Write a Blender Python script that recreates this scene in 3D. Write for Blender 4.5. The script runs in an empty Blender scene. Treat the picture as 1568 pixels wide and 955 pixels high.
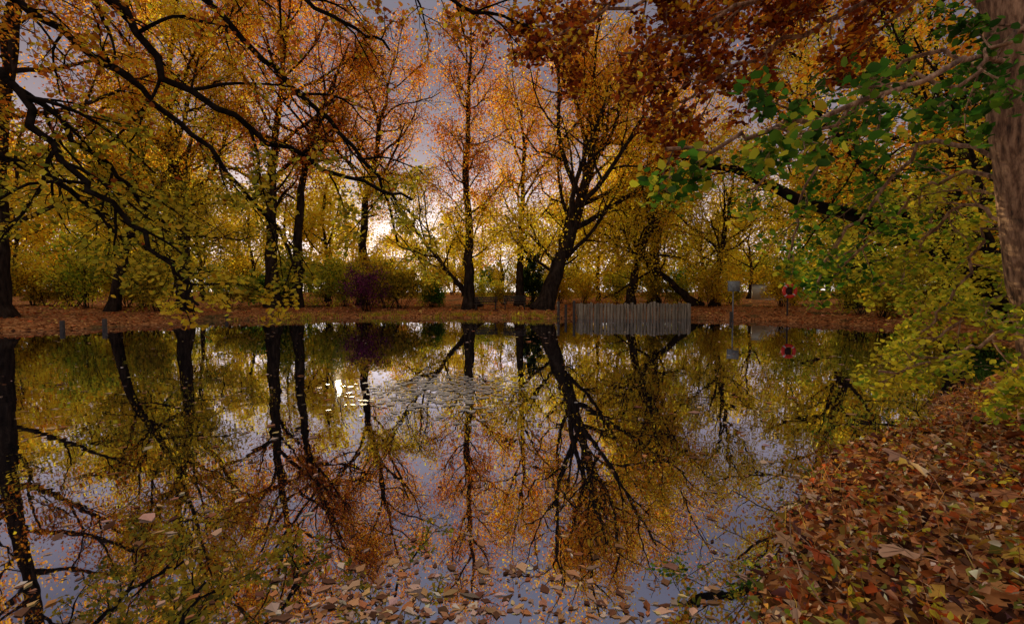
import bpy, math, numpy as np
from mathutils import Vector
scene=bpy.context.scene
scene.view_settings.view_transform='Standard'
scene.view_settings.look='None'
scene.view_settings.exposure=0

# ------------------------------------------------------------------ helpers
def nodes(m):
    m.use_nodes=True; nt=m.node_tree; nt.nodes.clear(); return nt,nt.nodes,nt.links
def N(nt,t,**k):
    n=nt.nodes.new(t)
    for a,b in k.items(): setattr(n,a,b)
    return n
def ramp(nt,stops):
    r=nt.nodes.new('ShaderNodeValToRGB'); e=r.color_ramp.elements
    while len(e)<len(stops): e.new(0.5)
    for i,(p,c) in enumerate(stops):
        e[i].position=p; e[i].color=(*c,1)
    return r

def leaf_material(name,transl=0.6,gloss=0.0,rough=0.45,tint=(1.6,1.5,1.0)):
    m=bpy.data.materials.new(name); nt,ns,l=nodes(m)
    a=N(nt,'ShaderNodeAttribute',attribute_name='leafcol')
    mul=N(nt,'ShaderNodeVectorMath',operation='MULTIPLY'); mul.inputs[1].default_value=tint
    mn=N(nt,'ShaderNodeVectorMath',operation='MINIMUM'); mn.inputs[1].default_value=(.93,.93,.93)
    l.new(a.outputs['Color'],mul.inputs[0]); l.new(mul.outputs[0],mn.inputs[0])
    d=N(nt,'ShaderNodeBsdfDiffuse'); t=N(nt,'ShaderNodeBsdfTranslucent')
    l.new(a.outputs['Color'],d.inputs['Color']); l.new(mn.outputs[0],t.inputs['Color'])
    m1=N(nt,'ShaderNodeMixShader'); m1.inputs[0].default_value=transl
    l.new(d.outputs[0],m1.inputs[1]); l.new(t.outputs[0],m1.inputs[2]); last=m1
    o=N(nt,'ShaderNodeOutputMaterial'); l.new(last.outputs[0],o.inputs[0]); return m

def rough_material(name,stops,scale=6,rough=0.85,bump=0.4,stretch=(1,1,1),detail=6,bd=0.03):
    m=bpy.data.materials.new(name); nt,ns,l=nodes(m)
    tc=N(nt,'ShaderNodeTexCoord'); mp=N(nt,'ShaderNodeMapping'); mp.inputs['Scale'].default_value=stretch
    l.new(tc.outputs['Object'],mp.inputs['Vector'])
    n=N(nt,'ShaderNodeTexNoise'); n.inputs['Scale'].default_value=scale; n.inputs['Detail'].default_value=detail; n.inputs['Roughness'].default_value=0.65
    l.new(mp.outputs[0],n.inputs['Vector'])
    r=ramp(nt,stops); l.new(n.outputs['Fac'],r.inputs[0])
    if rough>=1: p=N(nt,'ShaderNodeBsdfDiffuse'); l.new(r.outputs[0],p.inputs['Color'])
    else:
        p=N(nt,'ShaderNodeBsdfPrincipled'); p.inputs['Roughness'].default_value=rough; l.new(r.outputs[0],p.inputs['Base Color'])
    if bump>0:
        b=N(nt,'ShaderNodeBump'); b.inputs['Strength'].default_value=bump; b.inputs['Distance'].default_value=bd
        l.new(n.outputs['Fac'],b.inputs['Height']); l.new(b.outputs[0],p.inputs['Normal'])
    o=N(nt,'ShaderNodeOutputMaterial'); l.new(p.outputs[0],o.inputs[0]); return m

M_leaf=leaf_material('leaf_translucent')
M_near=leaf_material('leaf_near',transl=0.5)
M_litter=leaf_material('leaf_fallen',transl=0.12)
M_bark=rough_material('bark',[(0.3,(0.012,0.009,0.007)),(0.55,(0.036,0.025,0.018)),(0.8,(0.08,0.056,0.038))],5,1,0,(1,1,0.3),2)
M_barkd=rough_material('bark_dark',[(0.35,(0.008,0.006,0.005)),(0.7,(0.026,0.019,0.015))],9,1,0.0,(1,1,1),2)
M_barkn=rough_material('bark_near',[(0.34,(0.05,0.027,0.016)),(0.47,(0.26,0.135,0.068)),(0.62,(0.60,0.36,0.20))],22,0.85,1,(1,1,0.22),12,0.03)
M_wood=rough_material('weathered_wood',[(0.3,(0.07,0.052,0.032)),(0.55,(0.25,0.20,0.13)),(0.8,(0.45,0.37,0.25))],7,0.85,0.5,(1,1,0.15))
M_dark=rough_material('dark_timber',[(0.3,(0.02,0.015,0.012)),(0.7,(0.07,0.05,0.035))],9,0.7,0.4)
M_red=rough_material('buoy_red',[(0.3,(0.75,0.03,0.015)),(0.7,(0.85,0.05,0.02))],6,0.45,0.1)
M_white=rough_material('buoy_white',[(0.3,(0.62,0.64,0.58)),(0.7,(0.78,0.80,0.74))],6,0.5,0.1)
M_metal=rough_material('grey_metal',[(0.3,(0.16,0.17,0.16)),(0.7,(0.26,0.27,0.26))],6,0.5,0.1)
M_sign=rough_material('sign_face',[(0.3,(0.16,0.17,0.15)),(0.7,(0.34,0.35,0.32))],9,0.45,0.05)

class Buf:
    def __init__(s): s.V=[];s.Q=[];s.M=[];s.C=[];s.n=0
    def add(s,v,q,mat,col):
        v=np.asarray(v,float); q=np.asarray(q,int)
        s.V.append(v); s.Q.append(q+s.n); s.M.append(np.broadcast_to(np.asarray(mat),(len(q),))); 
        c=np.asarray(col,float)
        if c.ndim==1: c=np.tile(c,(len(q),1))
        s.C.append(c); s.n+=len(v)
    def pack(s): return np.concatenate(s.V),np.concatenate(s.Q),np.concatenate(s.M),np.concatenate(s.C)
    def obj(s,name,mats,link=True,parent=None):
        V,Q,Mi,C=s.pack()
        me=bpy.data.meshes.new(name); nq=len(Q)
        me.vertices.add(len(V)); me.vertices.foreach_set('co',V.astype(np.float32).ravel())
        me.loops.add(nq*4); me.loops.foreach_set('vertex_index',Q.astype(np.int32).ravel())
        me.polygons.add(nq); me.polygons.foreach_set('loop_start',np.arange(0,nq*4,4,dtype=np.int32))
        me.polygons.foreach_set('material_index',Mi.astype(np.int32))
        for m in mats: me.materials.append(m)
        at=me.attributes.new('leafcol','FLOAT_COLOR','FACE')
        at.data.foreach_set('color',np.concatenate([C,np.ones((nq,1))],1).astype(np.float32).ravel())
        me.update(calc_edges=True); me.validate()
        o=bpy.data.objects.new(name,me); scene.collection.objects.link(o)
        if parent: o.parent=parent
        return o

def norm(v): return v/(np.linalg.norm(v)+1e-9)
def tube(B,pts,rad,sides,mat=0,col=(0.05,0.04,0.03)):
    pts=np.asarray(pts); n=len(pts)
    t=np.gradient(pts,axis=0); t/= (np.linalg.norm(t,axis=1,keepdims=True)+1e-9)
    m=np.abs(t.mean(0)); ref=np.zeros(3); ref[np.argmin(m)]=1
    a=np.cross(t,ref); a/=(np.linalg.norm(a,axis=1,keepdims=True)+1e-9); b=np.cross(t,a)
    th=np.linspace(0,2*np.pi,sides,endpoint=False)
    v=pts[:,None,:]+np.asarray(rad)[:,None,None]*(np.cos(th)[None,:,None]*a[:,None,:]+np.sin(th)[None,:,None]*b[:,None,:])
    i=np.arange(n-1)[:,None]*sides; j=np.arange(sides)[None,:]; k=(j+1)%sides
    q=np.stack([i+j,i+k,i+sides+k,i+sides+j],-1).reshape(-1,4)
    B.add(v.reshape(-1,3),q,mat,col)

def leaves(B,rng,P,size,cols,near=False,mat=1,up=0.0,curl=0.25,aspect=0.55):
    n=len(P)
    nrm=rng.normal(size=(n,3)); nrm[:,2]+=up*np.sign(nrm[:,2]+1e-6); nrm/=np.linalg.norm(nrm,axis=1,keepdims=True)
    d=np.cross(nrm,rng.normal(size=(n,3))); d/=np.linalg.norm(d,axis=1,keepdims=True)
    s=np.cross(nrm,d); L=size*rng.uniform(0.6,1.35,n)[:,None]; W=L*aspect*rng.uniform(0.8,1.2,n)[:,None]
    if not near:
        v=np.stack([P-d*L*.5,P+s*W*.5-d*L*.05,P+d*L*.5,P-s*W*.5-d*L*.05],1).reshape(-1,3)
        q=np.arange(n*4).reshape(n,4); B.add(v,q,mat,cols)
    else:
        cu=nrm*L*curl*rng.uniform(0.2,1.6,n)[:,None]
        v=np.stack([P-d*L*.5+cu*.5,P+s*W*.52-d*L*.22+cu*.7,P+s*W*.42+d*L*.18+cu*.9,P+d*L*.5+cu*.6,P-s*W*.42+d*L*.18+cu*.9,P-s*W*.52-d*L*.22+cu*.7],1)
        v=v.reshape(-1,3); b=np.arange(n)[:,None]*6
        q=np.concatenate([b+np.array([[0,1,2,3]]),b+np.array([[0,3,4,5]])],0)
        B.add(v,q,mat,np.concatenate([cols,cols],0))

PAL={
 'orange':[(.74,.31,.03),(.80,.43,.04),(.54,.18,.02),(.74,.37,.03)],
 'rust':[(.52,.17,.02),(.68,.29,.03),(.30,.08,.02),(.72,.36,.03),(.38,.14,.02)],
 'gold':[(.80,.52,.04),(.72,.46,.04),(.54,.40,.04),(.84,.48,.03)],
 'olive':[(.32,.29,.035),(.48,.38,.04),(.17,.18,.025),(.62,.42,.04)],
 'green':[(.045,.14,.02),(.09,.22,.03),(.14,.26,.03),(.035,.09,.02)],
 'lime':[(.40,.41,.04),(.60,.52,.05),(.19,.28,.03),(.72,.54,.05)],
 'darkred':[(.18,.04,.015),(.10,.022,.012),(.30,.07,.018),(.46,.13,.02)],
 'purple':[(.16,.03,.12),(.24,.05,.16),(.09,.03,.06)],
 'conifer':[(.02,.045,.02),(.03,.06,.02)],
 'litter':[(.50,.16,.05),(.66,.27,.10),(.32,.10,.04),(.72,.34,.14),(.16,.06,.03),(.60,.15,.04),(.65,.40,.10)],
 'bank':[(.38,.13,.05),(.58,.26,.11),(.20,.07,.025),(.82,.54,.34),(.06,.025,.015),(.48,.10,.025),(.66,.36,.07),(.12,.05,.045),(.09,.04,.02),(.60,.38,.22),(.28,.26,.05)],
 'pale':[(.70,.48,.36),(.56,.35,.23),(.38,.19,.10),(.74,.42,.18),(.20,.09,.05),(.50,.20,.08)],
}
def colors(rng,pal,key,jit=0.22):
    pal=np.array(pal); idx=rng.integers(0,len(pal),int(key.max())+1)
    c=pal[idx[key]]; alt=rng.random(len(key))<0.35
    c[alt]=pal[rng.integers(0,len(pal),alt.sum())]
    return np.clip(c*rng.normal(1,jit,(len(key),1)).clip(.4,1.6)*rng.normal(1,.06,(len(key),3)),0.005,0.9)

def resample(pts,n):
    pts=np.asarray(pts,float)
    P=np.vstack([2*pts[0]-pts[1],pts,2*pts[-1]-pts[-2]]); out=[]
    for t in np.linspace(0,len(pts)-1-1e-6,n):
        i=int(t);u=t-i;a,b,c,d=P[i],P[i+1],P[i+2],P[i+3]
        out.append(.5*((2*b)+(-a+c)*u+(2*a-5*b+4*c-d)*u*u+(-a+3*b-3*c+d)*u**3))
    return np.array(out)

def grow(B,rng,p,d,L,r,lv,G,anch):
    n=G['seg'][lv]; st=L/n; pts=[p.copy()]
    for i in range(n):
        d=norm(d+rng.normal(0,G['wig'][lv],3)+np.array([0,0,G['trop'][lv]])); p=p+d*st; pts.append(p.copy())
    rad=np.linspace(r,max(r*.35,G['rmin']),n+1)
    tube(B,pts,rad,G['sides'][lv])
    spawn(B,rng,np.array(pts),rad,L,lv,G,anch)
def spawn(B,rng,pts,rad,L,lv,G,anch,t0=None,lens=None):
    n=len(pts)-1
    if lv<G['max']:
        k=G['kids'][lv]; t0=G['t0'][lv] if t0 is None else t0; az=rng.uniform(0,6.28)
        for j in range(k):
            t=t0+(0.98-t0)*(j+rng.uniform(0,1))/k; f=t*n; i=min(int(f),n-1); u=f-i
            q=pts[i]*(1-u)+pts[i+1]*u; dd=norm(pts[i+1]-pts[i])
            ax=norm(np.cross(dd,[0.3,0.2,1] if abs(dd[2])<.9 else [1,.2,0])); bx=np.cross(dd,ax)
            az+=2.4+rng.normal(0,.4); ang=math.radians(rng.uniform(*G['ang'][lv]))
            cd=dd*math.cos(ang)+(ax*math.cos(az)+bx*math.sin(az))*math.sin(ang)
            cl=(L*G['ratio'][lv] if lens is None else lens(t))*rng.uniform(.7,1.25)*(1-.45*(t-t0)/(1-t0+1e-6) if lens is None else 1)
            cr=min(rad[i]*.6,max(cl*G.get('thick',.02),G['rmin']))
            grow(B,rng,q,cd,cl,cr,lv+1,G,anch)
    if lv>=G['leaflv']:
        lo=0 if lv==G['max'] else n//2
        for i in range(lo,n+1): anch.append((*pts[i],len(anch)//6))

DEF=dict(seg=[14,8,5,3],wig=[.05,.14,.2,.24],trop=[.02,.05,.03,0],sides=[9,5,3,3],kids=[18,7,5,0],t0=[.3,.25,.15,0],
  ang=[(35,75),(30,60),(25,60),(0,0)],ratio=[.4,.5,.45,0],rmin=.015,max=3,leaflv=2)

def make_tree(name,trunk,r0,pal,nleaf,lsize=.17,seed=1,limb=5.5,t0=.3,spread=.28,shape='oval',bare=0,parent=None,split_z=None,pal2=None,nl=None,raw=False,**kw):
    rng=np.random.default_rng(seed); G=dict(DEF); G.update(kw); B=Buf()
    if nl: G['kids']=[nl]+G['kids'][1:]
    pts=resample(trunk,18); pts[1:-1]+=rng.normal(0,.06,(16,3))*np.array([1,1,.2])
    tt=np.linspace(0,1,18); rad=r0*(1-tt*.86)+r0*.6*np.exp(-tt*26)
    tube(B,pts,rad,12)
    if shape=='oval': lens=lambda t: limb*(0.45+0.75*math.sin(math.pi*min(1,(t-t0)/(1-t0)*.85+.15)))
    elif shape=='col': lens=lambda t: limb*(0.9-0.4*t)
    else: lens=lambda t: limb*(1.15-.9*(t-t0)/(1-t0))
    A=[]; spawn(B,rng,pts,rad,0,0,G,A,t0,lens)
    A=np.array(A); 
    if nleaf:
        key=A[:,3].astype(int); keep=rng.random(key.max()+1)>bare; A=A[keep[key]]
        w=rng.integers(0,len(A),nleaf); P=A[w,:3]+rng.normal(0,spread,(nleaf,3)); k=A[w,3].astype(int)//3
        P[:,2]-=abs(rng.normal(0,spread*.4,nleaf))
        C=colors(rng,PAL[pal],k)
        if pal2 is not None:
            C2=colors(rng,PAL[pal2],k); f=((P[:,2]-split_z)/2+rng.normal(0,.5,nleaf))<0; C[f]=C2[f]
        ok=P[:,2]>.5; leaves(B,rng,P[ok],lsize,C[ok])
    if raw: return B.pack()
    return B.obj(name,[M_bark,M_leaf],parent=parent)

# ------------------------------------------------------------------ terrain
POND=np.array([(-21.4,19),(-18.8,20.5),(-19,24),(-17,27),(-12,29.6),(-8,30.4),(-3.6,30.2),(2.3,29.2),(4.5,29.6),(11.2,29.6),(12.8,28.2),(15.5,26),(17.5,22),(17,16),(13,11),(9,8.4),(6.6,6.7),(5.3,5.7),(3.7,4.6),(2.5,3.6),(1.72,2.9),(1.15,2.2),(.65,1.5),(-.2,1.05),(-3,.6),(-8,.2),(-16,1),(-24,6),(-27,14),(-25,18)],float)
def sdist(x,y):
    x=np.asarray(x,float);y=np.asarray(y,float); d=np.full(x.shape,1e9); ins=np.zeros(x.shape,bool)
    for i in range(len(POND)):
        a=POND[i];b=POND[(i+1)%len(POND)]; e=b-a
        u=np.clip(((x-a[0])*e[0]+(y-a[1])*e[1])/(e@e),0,1)
        d=np.minimum(d,np.hypot(x-a[0]-u*e[0],y-a[1]-u*e[1]))
        c=((a[1]>y)!=(b[1]>y))&(x<(b[0]-a[0])*(y-a[1])/(b[1]-a[1]+1e-12)+a[0]); ins^=c
    d=np.where(ins,-d,d)
    return d+.10*np.sin(x*1.7+y*.6)+.07*np.sin(y*3.1-x*1.1)+.04*np.sin(x*6.3+y*5.1)
def height(x,y):
    d=sdist(x,y); dp=np.maximum(d,0)
    z=.20*(1-np.exp(-dp/.3))+.28*(1-np.exp(-dp/2.2))+.028*np.clip(dp-3,0,60)
    z+=(.05*np.sin(x*2.3+1)*np.sin(y*2.9)+.05*np.sin(x*.7)*np.sin(y*.6+2))*np.clip(dp/1,0,1)
    return np.where(d<0,-.6*(1-np.exp(d/.8)),z)
gx=np.unique(np.round(np.concatenate([-np.geomspace(45,500,18),np.arange(-45,45,.5),np.arange(-1,9,.1),np.geomspace(45,500,18)]),3))
gy=np.unique(np.round(np.concatenate([-np.geomspace(10,300,10),np.arange(-10,60,.4),np.arange(-1,9,.1),np.geomspace(60,600,18)]),3))
X,Y=np.meshgrid(gx,gy); Z=height(X,Y)
nx,ny=len(gx),len(gy); idx=np.arange(nx*ny).reshape(ny,nx)
Bg=Buf(); Bg.add(np.stack([X,Y,Z],-1).reshape(-1,3),np.stack([idx[:-1,:-1],idx[:-1,1:],idx[1:,1:],idx[1:,:-1]],-1).reshape(-1,4),0,(.2,.1,.05))
mg=bpy.data.materials.new('leafy_ground'); nt,ns,l=nodes(mg)
tc=N(nt,'ShaderNodeTexCoord')
v=N(nt,'ShaderNodeTexVoronoi'); v.inputs['Scale'].default_value=11; l.new(tc.outputs['Object'],v.inputs['Vector'])
sep=N(nt,'ShaderNodeSeparateColor'); l.new(v.outputs['Color'],sep.inputs[0])
r1=ramp(nt,[(0,(.06,.025,.014)),(.35,(.24,.085,.025)),(.65,(.42,.16,.05)),(1,(.58,.28,.10))]); l.new(sep.outputs[0],r1.inputs[0])
n1=N(nt,'ShaderNodeTexNoise'); n1.inputs['Scale'].default_value=.35; n1.inputs['Detail'].default_value=4; l.new(tc.outputs['Object'],n1.inputs['Vector'])
r2=ramp(nt,[(.55,(0,0,0)),(.68,(1,1,1))]); l.new(n1.outputs['Fac'],r2.inputs[0])
mx=N(nt,'ShaderNodeMix',data_type='RGBA'); l.new(r2.outputs[0],mx.inputs[0]); l.new(r1.outputs[0],mx.inputs[6]); mx.inputs[7].default_value=(.09,.08,.03,1)
p=N(nt,'ShaderNodeBsdfDiffuse'); l.new(mx.outputs[2],p.inputs['Color'])
o=N(nt,'ShaderNodeOutputMaterial'); l.new(p.outputs[0],o.inputs[0])
Bg.obj('ground',[mg])

# ------------------------------------------------------------------ water
mw=bpy.data.materials.new('pond_water'); nt,ns,l=nodes(mw)
tc=N(nt,'ShaderNodeTexCoord'); mp=N(nt,'ShaderNodeMapping'); mp.inputs['Scale'].default_value=(1,.6,1); l.new(tc.outputs['Object'],mp.inputs[0])
n1=N(nt,'ShaderNodeTexNoise'); n1.inputs['Scale'].default_value=3.0; n1.inputs['Detail'].default_value=2; l.new(mp.outputs[0],n1.inputs['Vector'])
n0=N(nt,'ShaderNodeTexNoise'); n0.inputs['Scale'].default_value=.5; n0.inputs['Detail'].default_value=2; l.new(tc.outputs['Object'],n0.inputs['Vector'])
mm=N(nt,'ShaderNodeMapRange'); mm.inputs['From Min'].default_value=.4; mm.inputs['From Max'].default_value=.65; mm.inputs['To Min'].default_value=.012; mm.inputs['To Max'].default_value=.05; l.new(n0.outputs['Fac'],mm.inputs['Value'])
bp=N(nt,'ShaderNodeBump'); bp.inputs['Distance'].default_value=.05; l.new(n1.outputs['Fac'],bp.inputs['Height']); l.new(mm.outputs[0],bp.inputs['Strength'])
g=N(nt,'ShaderNodeBsdfGlossy'); g.inputs['Roughness'].default_value=.012; g.inputs['Color'].default_value=(.82,.87,1.0,1); l.new(bp.outputs[0],g.inputs['Normal'])
d=N(nt,'ShaderNodeBsdfDiffuse'); d.inputs['Color'].default_value=(.010,.011,.014,1)
fr=N(nt,'ShaderNodeFresnel'); fr.inputs['IOR'].default_value=1.33
mr=N(nt,'ShaderNodeMapRange'); mr.inputs['To Min'].default_value=.68; mr.inputs['To Max'].default_value=.95; mr.inputs['From Max'].default_value=.6; l.new(fr.outputs[0],mr.inputs['Value'])
ms=N(nt,'ShaderNodeMixShader'); l.new(mr.outputs[0],ms.inputs[0]); l.new(d.outputs[0],ms.inputs[1]); l.new(g.outputs[0],ms.inputs[2])
o=N(nt,'ShaderNodeOutputMaterial'); l.new(ms.outputs[0],o.inputs[0])
Bw=Buf(); wx=np.linspace(-30,21,40); wy=np.linspace(-2,34,30); X,Y=np.meshgrid(wx,wy); idx=np.arange(X.size).reshape(X.shape)
Bw.add(np.stack([X,Y,0*X],-1).reshape(-1,3),np.stack([idx[:-1,:-1],idx[:-1,1:],idx[1:,1:],idx[1:,:-1]],-1).reshape(-1,4),0,(0,0,0))
Bw.obj('pond_water',[mw])

# ------------------------------------------------------------------ main trees
def H(x,y): return float(height(np.array([x]),np.array([y]))[0])-.15
def base(x,y): return (x,y,H(x,y))
make_tree('beech_tree',[base(-3.2,34),(-3.2,34,6),(-3.3,34,13),(-2.9,34,22)],.42,'rust',19000,.16,11,5.4,.2,.45,'col',.15,nl=30,trop=[.02,.07,.03,0],ang=[(35,72),(30,60),(25,60),(0,0)],thick=.022,pal2='gold',split_z=8)
make_tree('oak_tree',[base(2.2,33),(3.2,33,3.2),(4.9,33.3,8),(6.0,33.5,12.5),(6.3,33.5,17)],.68,'orange',40000,.17,12,7.6,.2,.42,'oval',.12,nl=28,thick=.022,pal2='gold',split_z=9)
make_tree('lime_tree',[base(.6,37.5),(.7,37.5,6),(.9,37.5,12),(.8,37.5,17.5)],.34,'orange',19000,.17,33,5.2,.25,.45,'oval',.12,nl=22,thick=.022,pal2='gold',split_z=9)
make_tree('maple_tree',[base(8.9,35),(9.6,35,4),(11,35,8.5),(11.5,35.5,13)],.38,'gold',15000,.17,13,4.8,.3,.38,'oval',.2,thick=.024)
make_tree('maple_tree',[base(15,36.5),(12.6,36.3,2.6),(10,36.3,5),(8.5,36,9)],.35,'gold',9000,.17,14,4,.35,.36,'oval',.3,thick=.024)
make_tree('oak_tree',[base(12.5,40),(12.6,40,6),(12,40,12),(12.4,40,19)],.45,'orange',24000,.18,31,6.6,.3,.45,'oval',.15,nl=22)
make_tree('beech_tree',[base(-17.8,34),(-17.9,34,8),(-17.2,34,15),(-16.2,34,23)],.48,'rust',26000,.17,15,6.4,.3,.42,'oval',.12,pal2='olive',split_z=8,nl=22,thick=.022)
make_tree('beech_tree',[base(-16.6,35),(-16.2,35,8),(-15.3,35.5,14),(-12.6,36,21)],.40,'rust',19000,.17,16,5.8,.35,.42,'oval',.12,nl=22,thick=.022)
make_tree('hornbeam_tree',[base(-20.6,28.5),(-20.4,28.5,6),(-20.9,28,13),(-19.8,28,21)],.42,'orange',30000,.16,17,6.4,.25,.38,'oval',.15,pal2='olive',split_z=8.5)
make_tree('beech_tree',[base(-24.5,21.5),(-24.3,21.5,5),(-23.6,21.5,11),(-22,21.5,18)],.62,'rust',30000,.14,18,6.2,.22,.36,'oval',.15,pal2='olive',split_z=7.5)
make_tree('hornbeam_tree',[base(-24.2,27.5),(-23,27.5,5),(-20,27,9),(-17.5,26,15)],.3,'gold',22000,.15,19,5.2,.3,.36,'oval',.2,pal2='olive',split_z=8)
make_tree('ash_tree',[base(-12.8,39),(-12.6,39,8),(-11.5,39,14),(-9.8,39,22)],.42,'rust',17000,.18,32,6,.3,.45,'oval',.15,nl=22,thick=.022,pal2='gold',split_z=9)
make_tree('birch_tree',[base(-2.5,35.5),(-4.7,35.3,3),(-7,35.3,6),(-9.6,35,10)],.27,'gold',9000,.16,20,3.9,.3,.32,'oval',.3)
make_tree('maple_tree',[base(22.5,30),(21.5,29.5,5),(19,28.5,10),(17.5,27.5,16)],.36,'gold',24000,.16,21,5.8,.15,.38,'oval',.15,pal2='lime',split_z=4)
make_tree('oak_tree',[base(21,21),(20,21,5),(18,20.5,10),(16,20,15)],.45,'orange',24000,.15,22,6.0,.25,.38,'oval',.22)
make_tree('hawthorn_tree',[base(19,15.5),(18,15.4,3),(16,15.2,6),(14,15,9)],.3,'lime',15000,.12,23,4.6,.12,.3,'oval',.25)
make_tree('willow_tree',[base(16,36),(16.3,36,4),(17,36,8),(17.4,36,13)],.34,'gold',12000,.16,24,4.5,.25,.36,'oval',.3)
make_tree('yew_tree',[base(1.7,38.5),(1.7,38.5,2),(1.7,38.5,5)],.16,'conifer',7000,.16,30,1.7,.05,.14,'cone',0,kids=[26,5,3,0],trop=[0,-.02,-.02,0])

# distant woodland : one merged mesh
def empty(name):
    e=bpy.data.objects.new(name,None); scene.collection.objects.link(e); return e
protos=[make_tree('p',[(0,0,-.3),(.3,0,hh*.3),(-.2,.2,hh*.65),(.2,0,hh)],.3,pl,4800,.33,40+i,4.6,.12,.5,'oval',.12,raw=True,kids=[13,5,3,0],sides=[7,4,3,3]) for i,(pl,hh) in enumerate([('gold',13),('orange',14),('olive',12),('gold',11),('gold',15),('gold',10)])]
rng=np.random.default_rng(5)
def stamp(B,pr,x,y,s,sz,rz,tint=(1,1,1)):
    V,Q,M,C=pr; c,sn=math.cos(rz),math.sin(rz); z=H(x,y)+.05
    v=np.stack([(V[:,0]*c-V[:,1]*sn)*s+x,(V[:,0]*sn+V[:,1]*c)*s+y,V[:,2]*sz+z],1)
    B.add(v,Q,M,C*np.asarray(tint))
Bd=Buf()
for row,(yy,stp,smin,smax) in enumerate([(46,6.2,.65,.95),(60,7.5,.9,1.15),(84,9.5,1.2,1.6)]):
    x=-yy*1.3
    while x<yy*1.3:
        xx=x+rng.normal(0,1.2); y=yy+rng.normal(0,2.2); s=rng.uniform(smin,smax)
        a=xx/yy
        if -.34<a<.06 and row<2 and rng.random()<.5: x+=stp; continue
        if -.36<a<.10: s*=.72
        if abs(a)>.7: s*=1.25
        stamp(Bd,protos[rng.integers(0,6)],xx,y,s,s*rng.uniform(.85,1.1),rng.uniform(0,6.28),np.array([1,1,1])*rng.uniform(.8,1.15)); x+=stp*rng.uniform(.7,1.3)
Bd.obj('distant_trees',[M_bark,M_leaf])

def shrub(pal,h,r,n,seed,ls=.13):
    rng=np.random.default_rng(seed); B=Buf(); G=dict(DEF,seg=[5,4,3,3],kids=[5,5,0,0],max=2,leaflv=1,trop=[.06,.03,0,0],t0=[.25,.2,0,0],ratio=[.5,.45,0,0],wig=[.12,.15,.2,0],sides=[4,3,3,3])
    A=[]
    for i in range(11):
        a=rng.uniform(0,6.28); t=rng.uniform(.1,.75)
        grow(B,rng,np.array([rng.normal(0,.15),rng.normal(0,.15),-.1]),norm(np.array([math.cos(a)*t*r/h*1.3,math.sin(a)*t*r/h*1.3,1])),h*rng.uniform(.65,1.05),.03,0,G,A)
    A=np.array(A); w=rng.integers(0,len(A),n); P=A[w,:3]+rng.normal(0,.18,(n,3)); P[:,2]=np.abs(P[:,2])
    leaves(B,rng,P,ls,colors(rng,PAL[pal],A[w,3].astype(int)))
    return B.pack()
sp=[shrub(pl,h,r,3600,60+i,.17) for i,(pl,h,r) in enumerate([('lime',3.6,2),('olive',3.2,2.2),('green',2.6,1.8),('gold',3.4,1.8)])]
Bs=Buf(); spots=[]
for x in np.arange(-34,-4,1.7): spots.append((x+rng.normal(0,.5),(34 if x>-17 else 32 if x>-22 else 28.5)+rng.uniform(0,4.5),rng.uniform(.7,1.25),rng.choice([0,1,1,2,0,3])))
for x in np.arange(-3,12,2.6): spots.append((x+rng.normal(0,.6),40+rng.uniform(0,4),rng.uniform(.7,1.1),rng.choice([0,3,1])))
for x in np.arange(12,34,2.0): spots.append((x+rng.normal(0,.5),38+rng.uniform(-3,4)-max(0,x-17)*.7,rng.uniform(.7,1.15),rng.choice([0,1,3,2])))
for x in np.arange(-90,90,4.6): spots.append((x+rng.normal(0,.8),66+rng.uniform(-3,4),rng.uniform(1.5,2.1),rng.choice([0,1,3,2,1])))
for x,y in [(19.5,19),(18.9,14.5),(20.5,23),(16.2,12),(14.3,9.8),(12,8.6),(22,17),(20,26),(19,23.5),(18,11)]: spots.append((x,y,rng.uniform(.6,.9),rng.choice([0,2,2,1])))
for (x,y,s,k) in spots:
    if sdist(np.array([x]),np.array([y]))[0]<.9: continue
    if 34<y<43 and .50<x/y<.60: continue
    stamp(Bs,sp[int(k)],x,y,s,s*rng.uniform(.85,1.1),rng.uniform(0,6.28))
Bs.obj('understorey_shrubs',[M_bark,M_leaf])
B=Buf(); stamp(B,shrub('purple',3.4,2.4,2600,77,.13),-10.4,32.4,1,.95,0); B.obj('purple_shrub',[M_bark,M_leaf])

# ------------------------------------------------------------------ near overhanging limbs
def overhang(B,rng,path,r0,npts,kids,klen,anch,droop=-.08,r1=.012,t0=.15,kids2=5,rat=.45,ang=(30,70)):
    pts=resample(path,npts); pts[1:-1]+=rng.normal(0,.03,(npts-2,3)); rad=np.linspace(r0,r1,npts)
    tube(B,pts,rad,8)
    G=dict(seg=[0,8,6,4],wig=[0,.12,.16,.2],trop=[0,droop,droop*.8,droop*.5],sides=[8,5,4,3],kids=[kids,kids2,4,0],t0=[t0,.15,.15,0],ang=[ang,(25,60),(20,60),(0,0)],ratio=[0,rat,.45,0],rmin=.003,max=3,leaflv=2)
    spawn(B,rng,pts,rad,0,0,G,anch,t0,lambda t: klen*(1.1-.5*t))
def near_leaves(B,rng,A,n,size,palf,spread=.05,cull=None,up=.6):
    A=np.array(A); w=rng.integers(0,len(A),n); P=A[w,:3]+rng.normal(0,spread,(n,3)); k=A[w,3].astype(int)
    if cull is not None:
        m=cull(P); P=P[m]; k=k[m]
    C=palf(P,k); leaves(B,rng,P,size,C,near=True,up=up,aspect=.68,curl=.12)

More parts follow.
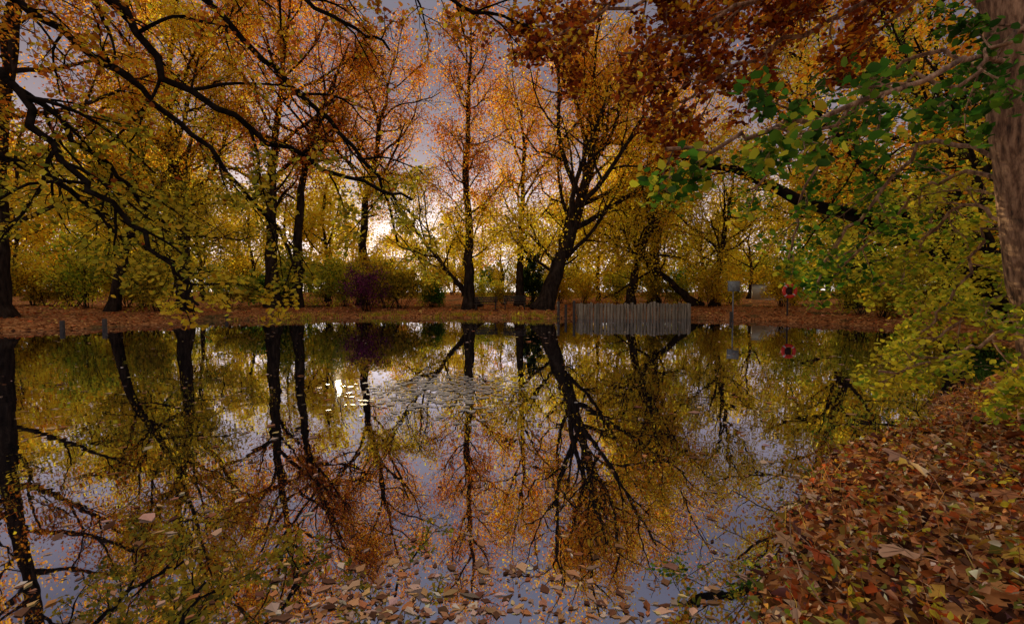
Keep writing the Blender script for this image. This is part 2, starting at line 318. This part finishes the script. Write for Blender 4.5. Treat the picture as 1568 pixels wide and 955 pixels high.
rng=np.random.default_rng(101); B=Buf(); A=[]
tr=resample([(-7.6,4.2,-.1) ,(-7.5,4.3,2.5),(-7.3,4.4,5),(-7.2,4.4,8)],12); tube(B,tr,np.linspace(.32,.16,12),12)
for path,k in [
 ([(-7.4,4.4,4.2),(-6,4.8,5.1),(-4.4,5,4.75),(-3.76,5,3.9),(-3.04,5.2,3.4),(-2.4,5.2,3.06),(-1.6,5.3,2.75),(-1.15,5.3,2.6)],13),
 ([(-7.3,4.4,5.2),(-5.6,5.5,6.1),(-4.08,6,5.4),(-3.13,6,4.44),(-2.27,6,3.67),(-1.67,6,2.9),(-1.5,6,2.2)],11),
 ([(-7.5,4.3,3.1),(-6.2,4.5,4.1),(-5.06,4.5,3.7),(-4.55,4.5,3.06),(-3.97,4.5,2.42),(-3.4,4.5,1.84),(-3.1,4.5,1.4)],13),
 ([(-7.3,4.4,4.6),(-6.2,5.5,5.1),(-4.9,5.5,4.28),(-3.8,5.5,3.4),(-3.0,5.5,2.46),(-2.5,5.5,1.8)],13),
 ([(-7.5,4.3,3.6),(-6.4,5.0,4.3),(-5.4,5.2,3.7),(-4.6,5.3,2.9),(-3.9,5.3,2.2)],12),
 ([(-7.3,4.4,5.6),(-5.2,5.0,6.3),(-3.2,5.4,6.0),(-1.6,5.6,5.4),(-.6,5.7,5.0),(.2,5.7,4.8)],14),
 ([(-7.3,4.4,5.4),(-5.2,5.0,5.9),(-3.4,5.4,5.4),(-2.2,5.6,4.9),(-1.5,5.7,4.5)],10),
 ([(-7.5,4.3,2.6),(-6.6,5.2,3.3),(-5.6,5.6,2.9),(-4.9,5.7,2.3),(-4.2,5.7,1.9)],10)]:
    overhang(B,rng,path,.055,26,k,1.15,A,r1=.014)
def pl(P,k):
    c=colors(rng,PAL['olive'],k); c2=colors(rng,PAL['rust'],k); f=P[:,2]>3.5+rng.normal(0,.5,len(P)); c[f]=c2[f]
    c3=colors(rng,PAL['gold'],k); f=(P[:,2]<1.5)|(rng.random(len(P))<.15); c[f]=c3[f]; return c
near_leaves(B,rng,A,12500,.058,pl,cull=lambda P:(P[:,2]>1.15)&~((P[:,0]>-2.6)&(P[:,2]>3.0)&(P[:,2]<4.6)&(rng.random(len(P))<.75)))
B.obj('hazel_tree',[M_barkd,M_near])

# right tree
rng=np.random.default_rng(202); B=Buf(); A=[]; A2=[]; A3=[]
tr=resample([(4.92,4,.0),(4.78,4,.9),(4.55,4,2.2),(4.30,4,3.6),(4.1,4.0,5.2),(3.9,4.1,7.5)],26); tr[1:]+=rng.normal(0,.012,(25,3))
tube(B,tr,(np.linspace(.24,.15,26)+.08*np.exp(-np.linspace(0,14,26)))*rng.uniform(.96,1.06,26),20)
for path in [
 [(4.25,4,4.3),(3.4,4.8,5.0),(2.2,5,4.9),(1.0,5.2,4.6),(0.1,5.3,4.3)],
 [(4.2,4,4.9),(3.2,5.3,5.6),(2,6,5.6),(.8,6.2,5.2),(-.2,6.3,5.0)],
 [(4.35,4,3.9),(3.7,4.5,4.4),(3,4.9,4.2),(2.2,5,3.8),(1.6,5.1,3.5)],
 [(4.3,4,4.2),(3.7,4.3,4.5),(2.9,4.6,4.6),(2.0,4.8,4.3),(1.2,5,4.1)],
 [(4.3,4,4.5),(4.2,5,5.4),(3.8,6,5.5),(3.0,6.6,5)]]:
    overhang(B,rng,path,.035,20,12,1.0,A,droop=-.03)
for path in [
 [(4.45,4,3.0),(3.9,4.3,3.5),(3.3,4.6,3.3),(2.8,4.7,2.9),(2.5,4.8,2.6)],
 [(4.35,4,3.5),(3.3,3.4,3.2),(2.3,3.1,2.75),(1.6,3,2.55),(1.0,3,2.45)],
 [(4.4,4,3.3),(4.2,4.6,3.9),(3.9,5,3.7),(3.5,5.2,3.1),(3.3,5.3,2.4),(3.2,5.3,1.9)],
 [(4.3,4,3.6),(4.0,3.6,3.6),(3.6,3.5,3.3),(3.2,3.5,2.9)],
 [(4.5,4.1,2.5),(4.4,4.7,2.7),(4.1,5.1,2.2),(3.7,5.3,1.7)],
 [(4.4,4,2.6),(4.2,4.6,3.0),(3.9,4.9,2.6),(3.5,5,2.0),(3.4,5.1,1.6)]]:
    overhang(B,rng,path,.022,18,7,.6,A2,droop=-.04,t0=.3,kids2=4)
for path in [
 [(4.7,4,1.7),(4.9,4.6,2.2),(4.8,4.8,1.8),(4.5,4.8,1.3),(4.2,4.8,1.05)],
 [(4.75,4,1.4),(4.9,4.5,1.5),(4.6,4.7,1.2),(4.3,4.7,.95),(3.9,4.7,.8)],
 [(4.7,3.9,1.2),(4.4,3.9,1.25),(4.1,4.0,1.05),(3.8,4.1,.9),(3.4,4.2,.8)],
 [(4.7,3.9,.9),(4.5,3.6,1.0),(4.1,3.5,.8),(3.7,3.5,.65)],
 [(4.6,4.1,2.1),(4.6,4.7,2.4),(4.4,5.0,2.0),(4.1,5.1,1.6)],
 [(4.5,4,2.2),(4.8,5,2.7),(4.9,5.5,2.2),(4.8,5.6,1.6)]]:
    overhang(B,rng,path,.018,16,8,.5,A3,droop=-.04,kids2=4)
near_leaves(B,rng,A,14500,.064,lambda P,k: np.where((rng.random(len(P))<.27)[:,None],colors(rng,PAL['orange'],k),colors(rng,PAL['darkred'],k)),.06)
near_leaves(B,rng,A2,3000,.074,lambda P,k: np.where(((P[:,2]<2.6)&(rng.random(len(P))<.4))[:,None],colors(rng,PAL['lime'],k),colors(rng,PAL['green'],k)),.06)
near_leaves(B,rng,A3,5200,.052,lambda P,k: colors(rng,PAL['lime'],k),.05)
B.obj('beech_tree',[M_barkn,M_near])

# leaning tree on right bank
rng=np.random.default_rng(303); B=Buf(); A=[]
main=[(9.0,7.1,.1),(8.2,7.1,.8),(7.2,7.1,1.7),(6.2,7.2,2.45),(4.7,7.3,3.0),(3.6,7.4,3.5),(2.8,7.5,3.7)]
tube(B,resample(main,26)+rng.normal(0,.02,(26,3)),np.linspace(.2,.035,26),10)
for path,n,kl in [(main[2:],12,1.3),([(6.6,7.2,2.2),(5.9,7.3,3.2),(5.2,7.5,4.2),(4.5,7.6,5)],9,1.2),([(7.6,7.1,1.3),(7.4,7.2,2.8),(7.1,7.3,4.2),(6.4,7.4,5.6)],11,1.5),([(7.6,7.1,1.3),(7.1,6.9,1.9),(6.5,6.7,1.7),(6.0,6.6,1.2)],9,.8),([(8.2,7.1,.8),(8,8,2.8),(7.7,8.5,5),(7,8.8,7)],12,1.7)]:
    overhang(B,rng,path,.05,18,n,kl,A,droop=-.02)
def pl2(P,k):
    c=colors(rng,PAL['lime'],k); c2=colors(rng,PAL['orange'],k); f=P[:,2]>3.4+rng.normal(0,.6,len(P)); c[f]=c2[f]
    c3=colors(rng,PAL['green'],k); f=(P[:,0]<5.5)&(P[:,2]<3.2)&(rng.random(len(P))<.6); c[f]=c3[f]; return c
near_leaves(B,rng,A,11500,.065,pl2,.08,cull=lambda P:P[:,2]>np.minimum(2.3-.85*(P[:,0]-4),1.75))
B.obj('leaning_maple_tree',[M_barkd,M_near])

# ------------------------------------------------------------------ fallen leaves
rng=np.random.default_rng(404)
def flatleaves(B,P,size,cols,tilt,curl=.3):
    n=len(P); nrm=np.stack([rng.normal(0,tilt,n),rng.normal(0,tilt,n),np.ones(n)],1); nrm/=np.linalg.norm(nrm,axis=1,keepdims=True)
    a=rng.uniform(0,6.28,n); d0=np.stack([np.cos(a),np.sin(a),0*a],1); s=np.cross(nrm,d0); s/=np.linalg.norm(s,axis=1,keepdims=True); d=np.cross(s,nrm)
    L=size*rng.lognormal(0,.38,n)[:,None]; W=L*rng.uniform(.35,.85,n)[:,None]; c=nrm*L*curl*rng.uniform(-.4,1,n)[:,None]
    j=lambda: rng.uniform(-.09,.09,(n,1))*L
    v=np.stack([P-d*L*.56+c*.4,P+s*(W*.5+j())-d*(L*.14+j())+c,P+s*(W*.26+j())+d*(L*.22+j())+c*.8,P+d*L*.62+s*j()+c*.3,P-s*(W*.26+j())+d*(L*.22+j())+c*.8,P-s*(W*.5+j())-d*(L*.14+j())+c],1).reshape(-1,3)
    b=np.arange(n)[:,None]*6
    B.add(v,np.concatenate([b+np.array([[0,1,2,3]]),b+np.array([[0,3,4,5]])],0),0,np.concatenate([cols,cols*rng.uniform(.8,1.1,(n,1))],0))
B=Buf()
n=50000; x=rng.uniform(.2,8,n); y=rng.uniform(.4,8,n)*rng.uniform(.35,1,n)+.2; d=sdist(x,y); k=d>-.05; x,y=x[k],y[k]
P=np.stack([x,y,height(x,y)+rng.uniform(.0,.08,len(x))],1)
flatleaves(B,P,.036,colors(rng,PAL['bank'],np.arange(len(P)),.38),.9,.6)
n=60000; x=rng.uniform(-40,32,n); y=rng.uniform(12,50,n); d=sdist(x,y); k=(d>.0)&(d<16)&(rng.random(n)<np.exp(-d/9)); x,y=x[k],y[k]
P=np.stack([x,y,height(x,y)+rng.uniform(.005,.04,len(x))],1)
flatleaves(B,P,.12,colors(rng,PAL['litter'],np.arange(len(P))),.4,.3)
B.obj('leaf_litter',[M_litter])
B=Buf()
def fl(n,fx,size=.06,pal='pale',patch=True):
    x,y=fx(n); k=(sdist(x,y)<-.05)
    if patch: k&=(np.sin(x*2.1+y)*np.sin(y*2.7-x*1.3)+rng.normal(0,.4,n)>-.15)
    x,y=x[k],y[k]
    flatleaves(B,np.stack([x,y,np.full(len(x),.004)],1),size,colors(rng,PAL[pal],np.arange(len(x)),.4),.02,.08)
fl(460,lambda n:(rng.normal(-.65,.95,n),2.02+abs(rng.normal(0,.30,n))),.042)
fl(220,lambda n:(rng.normal(-.4,.6,n),2.02+abs(rng.normal(0,.16,n))),.036,patch=False)
fl(180,lambda n:(rng.uniform(-3.2,1.5,n),rng.uniform(1.9,4.5,n)),.042)
fl(620,lambda n:(rng.uniform(-9,-1.4,n),rng.uniform(2.2,8.5,n)),.056)
fl(450,lambda n:(rng.uniform(-12,7,n),rng.uniform(4,16,n)),.065)
fl(1500,lambda n:(rng.uniform(-20,16,n),rng.uniform(14,30,n)),.08)
fl(320,lambda n:(rng.normal(2.4,1.3,n),rng.normal(3.8,1.3,n)),.042)
fl(400,lambda n:(rng.uniform(3,12,n),rng.uniform(5.5,12,n)),.07)
B.obj('floating_leaves',[M_litter])

m_pad=rough_material('lily_pad',[(.3,(.30,.31,.28)),(.7,(.52,.51,.48))],8,.25,0)
B=Buf()
for i in range(620):
    x=rng.normal(-1.05,.66); y=rng.normal(7.2,.72); r=rng.uniform(.015,.055)
    a0=rng.uniform(0,6.28); th=a0+np.linspace(.25,6.03,9); z=.004+i*1e-5
    vs=[(x,y,z)]+[(x+r*math.cos(t)*1.05,y+r*math.sin(t),z+rng.uniform(0,.002)) for t in th]
    B.add(vs,[[0,j,j+1,j+2] for j in (1,3,5,7)],0,(.1,.1,.1))
B.obj('lily_pads',[m_pad])

def grass(name,pts,h,pal,per=18,spr=.12,w=.012):
    B=Buf(); pts=np.asarray(pts); n=len(pts)*per; P=np.repeat(pts,per,0)+np.c_[rng.normal(0,spr,(n,2)),np.zeros(n)]
    hh=h*rng.uniform(.4,1.2,n)[:,None]; a=rng.uniform(0,6.28,n); side=np.stack([np.cos(a),np.sin(a),0*a],1)*w; lean=np.stack([rng.normal(0,.35,n),rng.normal(0,.35,n),np.ones(n)],1)
    v=np.stack([P-side,P+side,P+side*.5+lean*hh*[.5,.5,.65],P-side*.5+lean*hh*[.5,.5,.65]],1); v2=np.stack([P-side*.5+lean*hh*[.5,.5,.65],P+side*.5+lean*hh*[.5,.5,.65],P+side*.1+lean*hh*[1.3,1.3,1],P-side*.1+lean*hh*[1.3,1.3,1]],1)
    c=colors(rng,PAL[pal],np.arange(n)); q=np.arange(n*4).reshape(n,4)
    B.add(v.reshape(-1,3),q,0,c); B.add(v2.reshape(-1,3),q,0,c); return B.obj(name,[M_leaf])
x=rng.uniform(-17,3,2000); y=rng.uniform(26,33,2000); d=sdist(x,y); k=(d>-.1)&(d<.6)&(np.sin(x*1.3)+rng.normal(0,.5,2000)>-.2); x,y=x[k],y[k]
grass('shore_grass',np.stack([x,y,np.maximum(height(x,y),0)],1),.24,'lime',14,.14,.014)
x=rng.uniform(.8,7,900); y=rng.uniform(1.5,7,900); d=sdist(x,y); k=(d>0)&(d<2.5); x,y=x[k],y[k]
grass('bank_grass',np.stack([x,y,height(x,y)],1)[:170],.22,'litter',5,.06,.0025)

# low weeds with small leaves on the near bank
B=Buf(); A=[]
for i in range(110):
    x=rng.uniform(.9,6); y=rng.uniform(1.5,6.5); dd=sdist(np.array([x]),np.array([y]))[0]
    if not 0<dd<2.4: continue
    p0=np.array([x,y,H(x,y)+.13]); 
    for j in range(rng.integers(1,4)):
        d=norm(np.array([rng.normal(0,.5),rng.normal(0,.5),1])); p=p0.copy(); pts=[p]
        for q in range(5): d=norm(d+rng.normal(0,.15,3)); p=p+d*rng.uniform(.02,.06); pts.append(p); A.append((*p,i))
        tube(B,pts,np.linspace(.002,.001,6),3)
A=np.array(A); w=rng.integers(0,len(A),1500); leaves(B,rng,A[w,:3]+rng.normal(0,.012,(1500,3)),.035,np.where((rng.random(1500)<.6)[:,None],colors(rng,PAL['lime'],A[w,3].astype(int)),colors(rng,PAL['rust'],A[w,3].astype(int))),near=True,up=1)
B.obj('bank_weeds',[M_barkn,M_near])

B=Buf()
for i in range(360):
    x=rng.uniform(1.0,6); y=rng.uniform(1.6,6.5); 
    if not (-.15<sdist(np.array([x]),np.array([y]))[0]<1.9): continue
    d=norm(np.array([rng.normal(-.2,.8),rng.normal(0,.8),rng.uniform(.0,.9)])); p=np.array([x,y,H(x,y)+.14]); pts=[p]; L=rng.uniform(.2,.9)
    for j in range(7): d=norm(d+rng.normal(0,.15,3)+[0,0,-.12]); p=p+d*L/7; pts.append(p)
    tube(B,pts,np.linspace(.004,.0012,8),4)
B.obj('bramble_twigs',[M_barkn])

# large palmate leaf: lobed outline, raised veins, drooping curled edge
def bigleaf(name,loc,s,rz,col,tilt=.3):
    B=Buf(); m=60; V=[(0,0,0)]; r2=np.random.default_rng(int(s*1000)+int(rz*10))
    ang=np.linspace(0,2*math.pi,m,endpoint=False)
    for k,t in enumerate(ang):
        u=abs((t+math.pi)%(2*math.pi)-math.pi)          # 0 at the tip, pi at the stalk
        lob=.5*(1+math.cos(u*5.2))*(1 if u<2.5 else .4); r=(.36+.22*lob)*(1-.12*u/math.pi)+r2.uniform(-.015,.015)
        if u>2.85: r*=.45
        V.append((math.sin(t)*r,math.cos(t)*r,.04*math.sin(u*5.2)+.30*r*r*math.sin(t*2+rz)-.35*r*r))
    V=np.array(V)*s; 
    def X(v): 
        v=np.array(v,float); z=v[...,2]+v[...,1]*tilt; c,sn=math.cos(rz),math.sin(rz)
        return np.stack([v[...,0]*c-v[...,1]*sn,v[...,0]*sn+v[...,1]*c,z],-1)+np.array(loc)
    q=[[0,1+j,1+(j+1)%m,1+(j+2)%m] for j in range(0,m,2)]
    cc=np.array(col)*r2.uniform(.82,1.12,(len(q),1)); B.add(X(V),q,1,cc)
    for k in (0,1.208,-1.208,2.3,-2.3):
        i=1+int(round((k%(2*math.pi))/(2*math.pi)*m))%m; tube(B,X(np.array([V[0],V[0]*.5+V[i]*.45+[0,0,.003],V[i]*.9+[0,0,.003]])),[.0022,.0016,.0006],4,1,np.array(col)*.6)
    tube(B,X(np.array([(0,0,0),(0,-.4*s,.01),(.05*s,-.8*s,.0)])),[.0028,.002,.002],5,1,np.array(col)*.5)
    return B.obj(name,[M_barkn,M_litter])
for (x,y,s,rz,col) in [(1.85,2.1,.21,2.7,(.62,.36,.21)),(2.9,3.35,.2,.6,(.48,.27,.17)),(1.55,2.25,.12,1.2,(.42,.09,.03)),(2.2,1.95,.12,4,(.55,.32,.06)),(2.75,2.5,.15,5,(.42,.18,.08)),(1.6,2.6,.13,.3,(.50,.28,.14)),(2.3,2.7,.14,1.9,(.34,.15,.07))]:
    bigleaf('fallen_sycamore_leaf',(x,y,H(x,y)+.25),s,rz,col)

# ------------------------------------------------------------------ palisade
pal=empty('wooden_palisade'); B=Buf()
n=34
for i in range(n):
    t=i/(n-1); x=4.45+6.8*t; y=29.0-.35*math.sin(math.pi*t)+rng.normal(0,.04); top=.98+rng.normal(0,.04)+(.10 if .62<t<.72 else 0)
    r=rng.uniform(.082,.102); tube(B,[(x,y,-.5),(x+rng.normal(0,.01),y,top-.02),(x,y,top),(x,y,top+.004)],[r,r,r*.9,.001],10,0)
for xe,y0 in ((4.35,29.1),(11.35,29.1)):
    for j in range(7): 
        r=.095; tube(B,[(xe,y0+j*.2,-.4),(xe,y0+j*.2,.95),(xe,y0+j*.2,.96)],[r,r,.001],9,0)
B.obj('logs',[M_wood],parent=pal)
B=Buf(); tube(B,[(4.4,29.14,.8),(8,28.82,.8),(11.3,29.14,.8)],[.05]*3,6); B.obj('rail',[M_dark],parent=pal)
for (x,y,h) in [(3.0,29.4,1.1),(3.5,29.6,.9),(4.0,29.3,1.15),(-18.2,20.3,.45),(-19.6,19.8,.4),(-17,27.1,.4),(13.3,27.6,.5)]:
    B=Buf(); tube(B,[(x,y,-.4),(x,y,h-.03),(x,y,h),(x,y,h+.005)],[.09,.09,.075,.001],10); B.obj('wooden_post',[M_dark])

def box(B,c,s,mat=0,bev=.0):
    c=np.array(c);s=np.array(s)/2
    v=np.array([(-1,-1,-1),(1,-1,-1),(1,1,-1),(-1,1,-1),(-1,-1,1),(1,-1,1),(1,1,1),(-1,1,1)])*s+c
    B.add(v,[[0,3,2,1],[4,5,6,7],[0,1,5,4],[1,2,6,5],[2,3,7,6],[3,0,4,7]],mat,(.1,.1,.1))
for bx in (-1.9,.2):
    e=empty('park_bench'); g0=H(bx,33)+.15
    B=Buf(); [box(B,(bx,32.85+j*.13,g0+.46),(1.7,.11,.04)) for j in range(4)]; B.obj('seat',[M_dark],parent=e)
    B=Buf(); [box(B,(bx,33.36+j*.03,g0+.62+j*.15),(1.7,.03,.11)) for j in range(3)]; B.obj('backrest',[M_dark],parent=e)
    B=Buf()
    for sx in (-.7,.7):
        box(B,(bx+sx,32.87,g0+.2),(.08,.08,.47)); box(B,(bx+sx,33.42,g0+.46),(.08,.07,.99)); box(B,(bx+sx,33.12,g0+.66),(.07,.56,.05))
    B.obj('legs',[M_dark],parent=e)
e=empty('information_sign'); g0=H(13.4,27.6)
B=Buf(); tube(B,[(13.4,27.6,g0),(13.4,27.6,2.3)],[.04,.04],8); B.obj('posts',[M_metal],parent=e)
B=Buf(); box(B,(13.4,27.53,2.05),(.72,.04,.62)); B.obj('board',[M_metal],parent=e)
B=Buf(); box(B,(13.4,27.5,2.05),(.64,.012,.54)); B.obj('face',[M_sign],parent=e)
e=empty('life_buoy_stand'); cx,cy,cz=16.1,26.6,1.75; g0=H(cx,cy)
B=Buf(); tube(B,[(cx,cy,g0),(cx,cy,2.2)],[.05,.05],8); B.obj('post',[M_dark],parent=e)
B=Buf(); box(B,(cx,cy-.08,cz),(.42,.04,.42)); B.obj('bracket',[M_dark],parent=e)
B=Buf()
for k4 in range(4):
    c0=k4*math.pi/2
    a=np.linspace(c0-.70,c0+.70,10); tube(B,np.stack([cx+.34*np.cos(a),0*a+cy-.19,cz+.34*np.sin(a)],1),[.095]*10,10,0)
    a=np.linspace(c0+.70,c0+math.pi/2-.70,5); tube(B,np.stack([cx+.34*np.cos(a),0*a+cy-.19,cz+.34*np.sin(a)],1),[.098]*5,10,1)
B.obj('ring',[M_red,M_white],parent=e)
B=Buf(); 
box(B,(22.6,39.6,1.75),(3.4,.25,1.3)); box(B,(22.6,39.6,2.43),(3.5,.34,.06),1)
B.obj('garden_wall',[M_white,M_wood])

# ------------------------------------------------------------------ light
el=math.radians(11); az=math.radians(-21)
sd=Vector((math.sin(az)*math.cos(el),math.cos(az)*math.cos(el),math.sin(el)))
L=bpy.data.lights.new('sun','SUN'); L.energy=5; L.angle=math.radians(.6); L.color=(1,.78,.46)
so=bpy.data.objects.new('sun',L); so.rotation_euler=sd.to_track_quat('Z','Y').to_euler(); so.location=(-20,50,30); scene.collection.objects.link(so)
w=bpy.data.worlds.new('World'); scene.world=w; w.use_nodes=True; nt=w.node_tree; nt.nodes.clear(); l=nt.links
sk=N(nt,'ShaderNodeTexSky',sky_type='NISHITA'); sk.sun_disc=False; sk.sun_elevation=el; sk.sun_rotation=az%(2*math.pi); sk.dust_density=1; sk.air_density=1; sk.ozone_density=2
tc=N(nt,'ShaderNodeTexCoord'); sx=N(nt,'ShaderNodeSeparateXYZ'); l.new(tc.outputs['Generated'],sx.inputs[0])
# cloud sheet: pale low down on the sun's side, heavy grey above it, brightened overhead out of view to light foliage, dimmed to sides and behind for contrast
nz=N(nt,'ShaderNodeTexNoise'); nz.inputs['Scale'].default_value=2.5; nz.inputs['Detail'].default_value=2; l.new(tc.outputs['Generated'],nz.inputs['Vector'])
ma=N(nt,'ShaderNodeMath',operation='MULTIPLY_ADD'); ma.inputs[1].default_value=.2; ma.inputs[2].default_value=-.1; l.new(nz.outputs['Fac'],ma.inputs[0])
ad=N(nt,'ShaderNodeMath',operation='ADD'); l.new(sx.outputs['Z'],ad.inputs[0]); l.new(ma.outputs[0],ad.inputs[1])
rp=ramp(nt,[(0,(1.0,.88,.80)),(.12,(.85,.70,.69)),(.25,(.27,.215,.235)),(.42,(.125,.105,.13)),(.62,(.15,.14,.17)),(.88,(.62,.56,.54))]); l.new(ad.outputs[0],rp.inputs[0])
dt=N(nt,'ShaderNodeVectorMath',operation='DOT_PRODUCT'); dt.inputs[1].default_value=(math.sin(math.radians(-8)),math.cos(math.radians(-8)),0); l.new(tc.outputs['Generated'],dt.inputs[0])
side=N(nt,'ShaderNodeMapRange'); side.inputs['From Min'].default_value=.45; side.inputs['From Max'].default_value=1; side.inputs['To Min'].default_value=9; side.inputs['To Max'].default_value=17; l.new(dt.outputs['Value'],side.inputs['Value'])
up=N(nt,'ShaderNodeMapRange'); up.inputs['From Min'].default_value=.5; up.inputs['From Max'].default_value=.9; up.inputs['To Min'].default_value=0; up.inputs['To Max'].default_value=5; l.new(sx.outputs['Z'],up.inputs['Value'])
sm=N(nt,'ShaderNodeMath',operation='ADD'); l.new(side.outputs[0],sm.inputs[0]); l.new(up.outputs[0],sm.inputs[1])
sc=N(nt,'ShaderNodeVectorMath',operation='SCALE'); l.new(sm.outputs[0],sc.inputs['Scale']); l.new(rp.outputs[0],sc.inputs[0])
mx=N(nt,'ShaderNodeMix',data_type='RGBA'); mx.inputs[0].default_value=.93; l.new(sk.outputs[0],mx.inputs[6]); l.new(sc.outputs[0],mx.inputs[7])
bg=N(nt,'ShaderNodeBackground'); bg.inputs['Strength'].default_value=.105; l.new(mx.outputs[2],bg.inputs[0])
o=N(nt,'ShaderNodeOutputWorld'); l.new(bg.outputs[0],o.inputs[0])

cam=bpy.data.cameras.new('camera'); cam.lens=16; cam.sensor_width=36; cam.clip_start=.05; cam.clip_end=2000
co=bpy.data.objects.new('camera',cam); co.location=(0,0,1.5); co.rotation_euler=(math.radians(90-2.1),0,0); scene.collection.objects.link(co); scene.camera=co
print('faces',sum(len(o.data.polygons) for o in scene.objects if o.type=='MESH'))
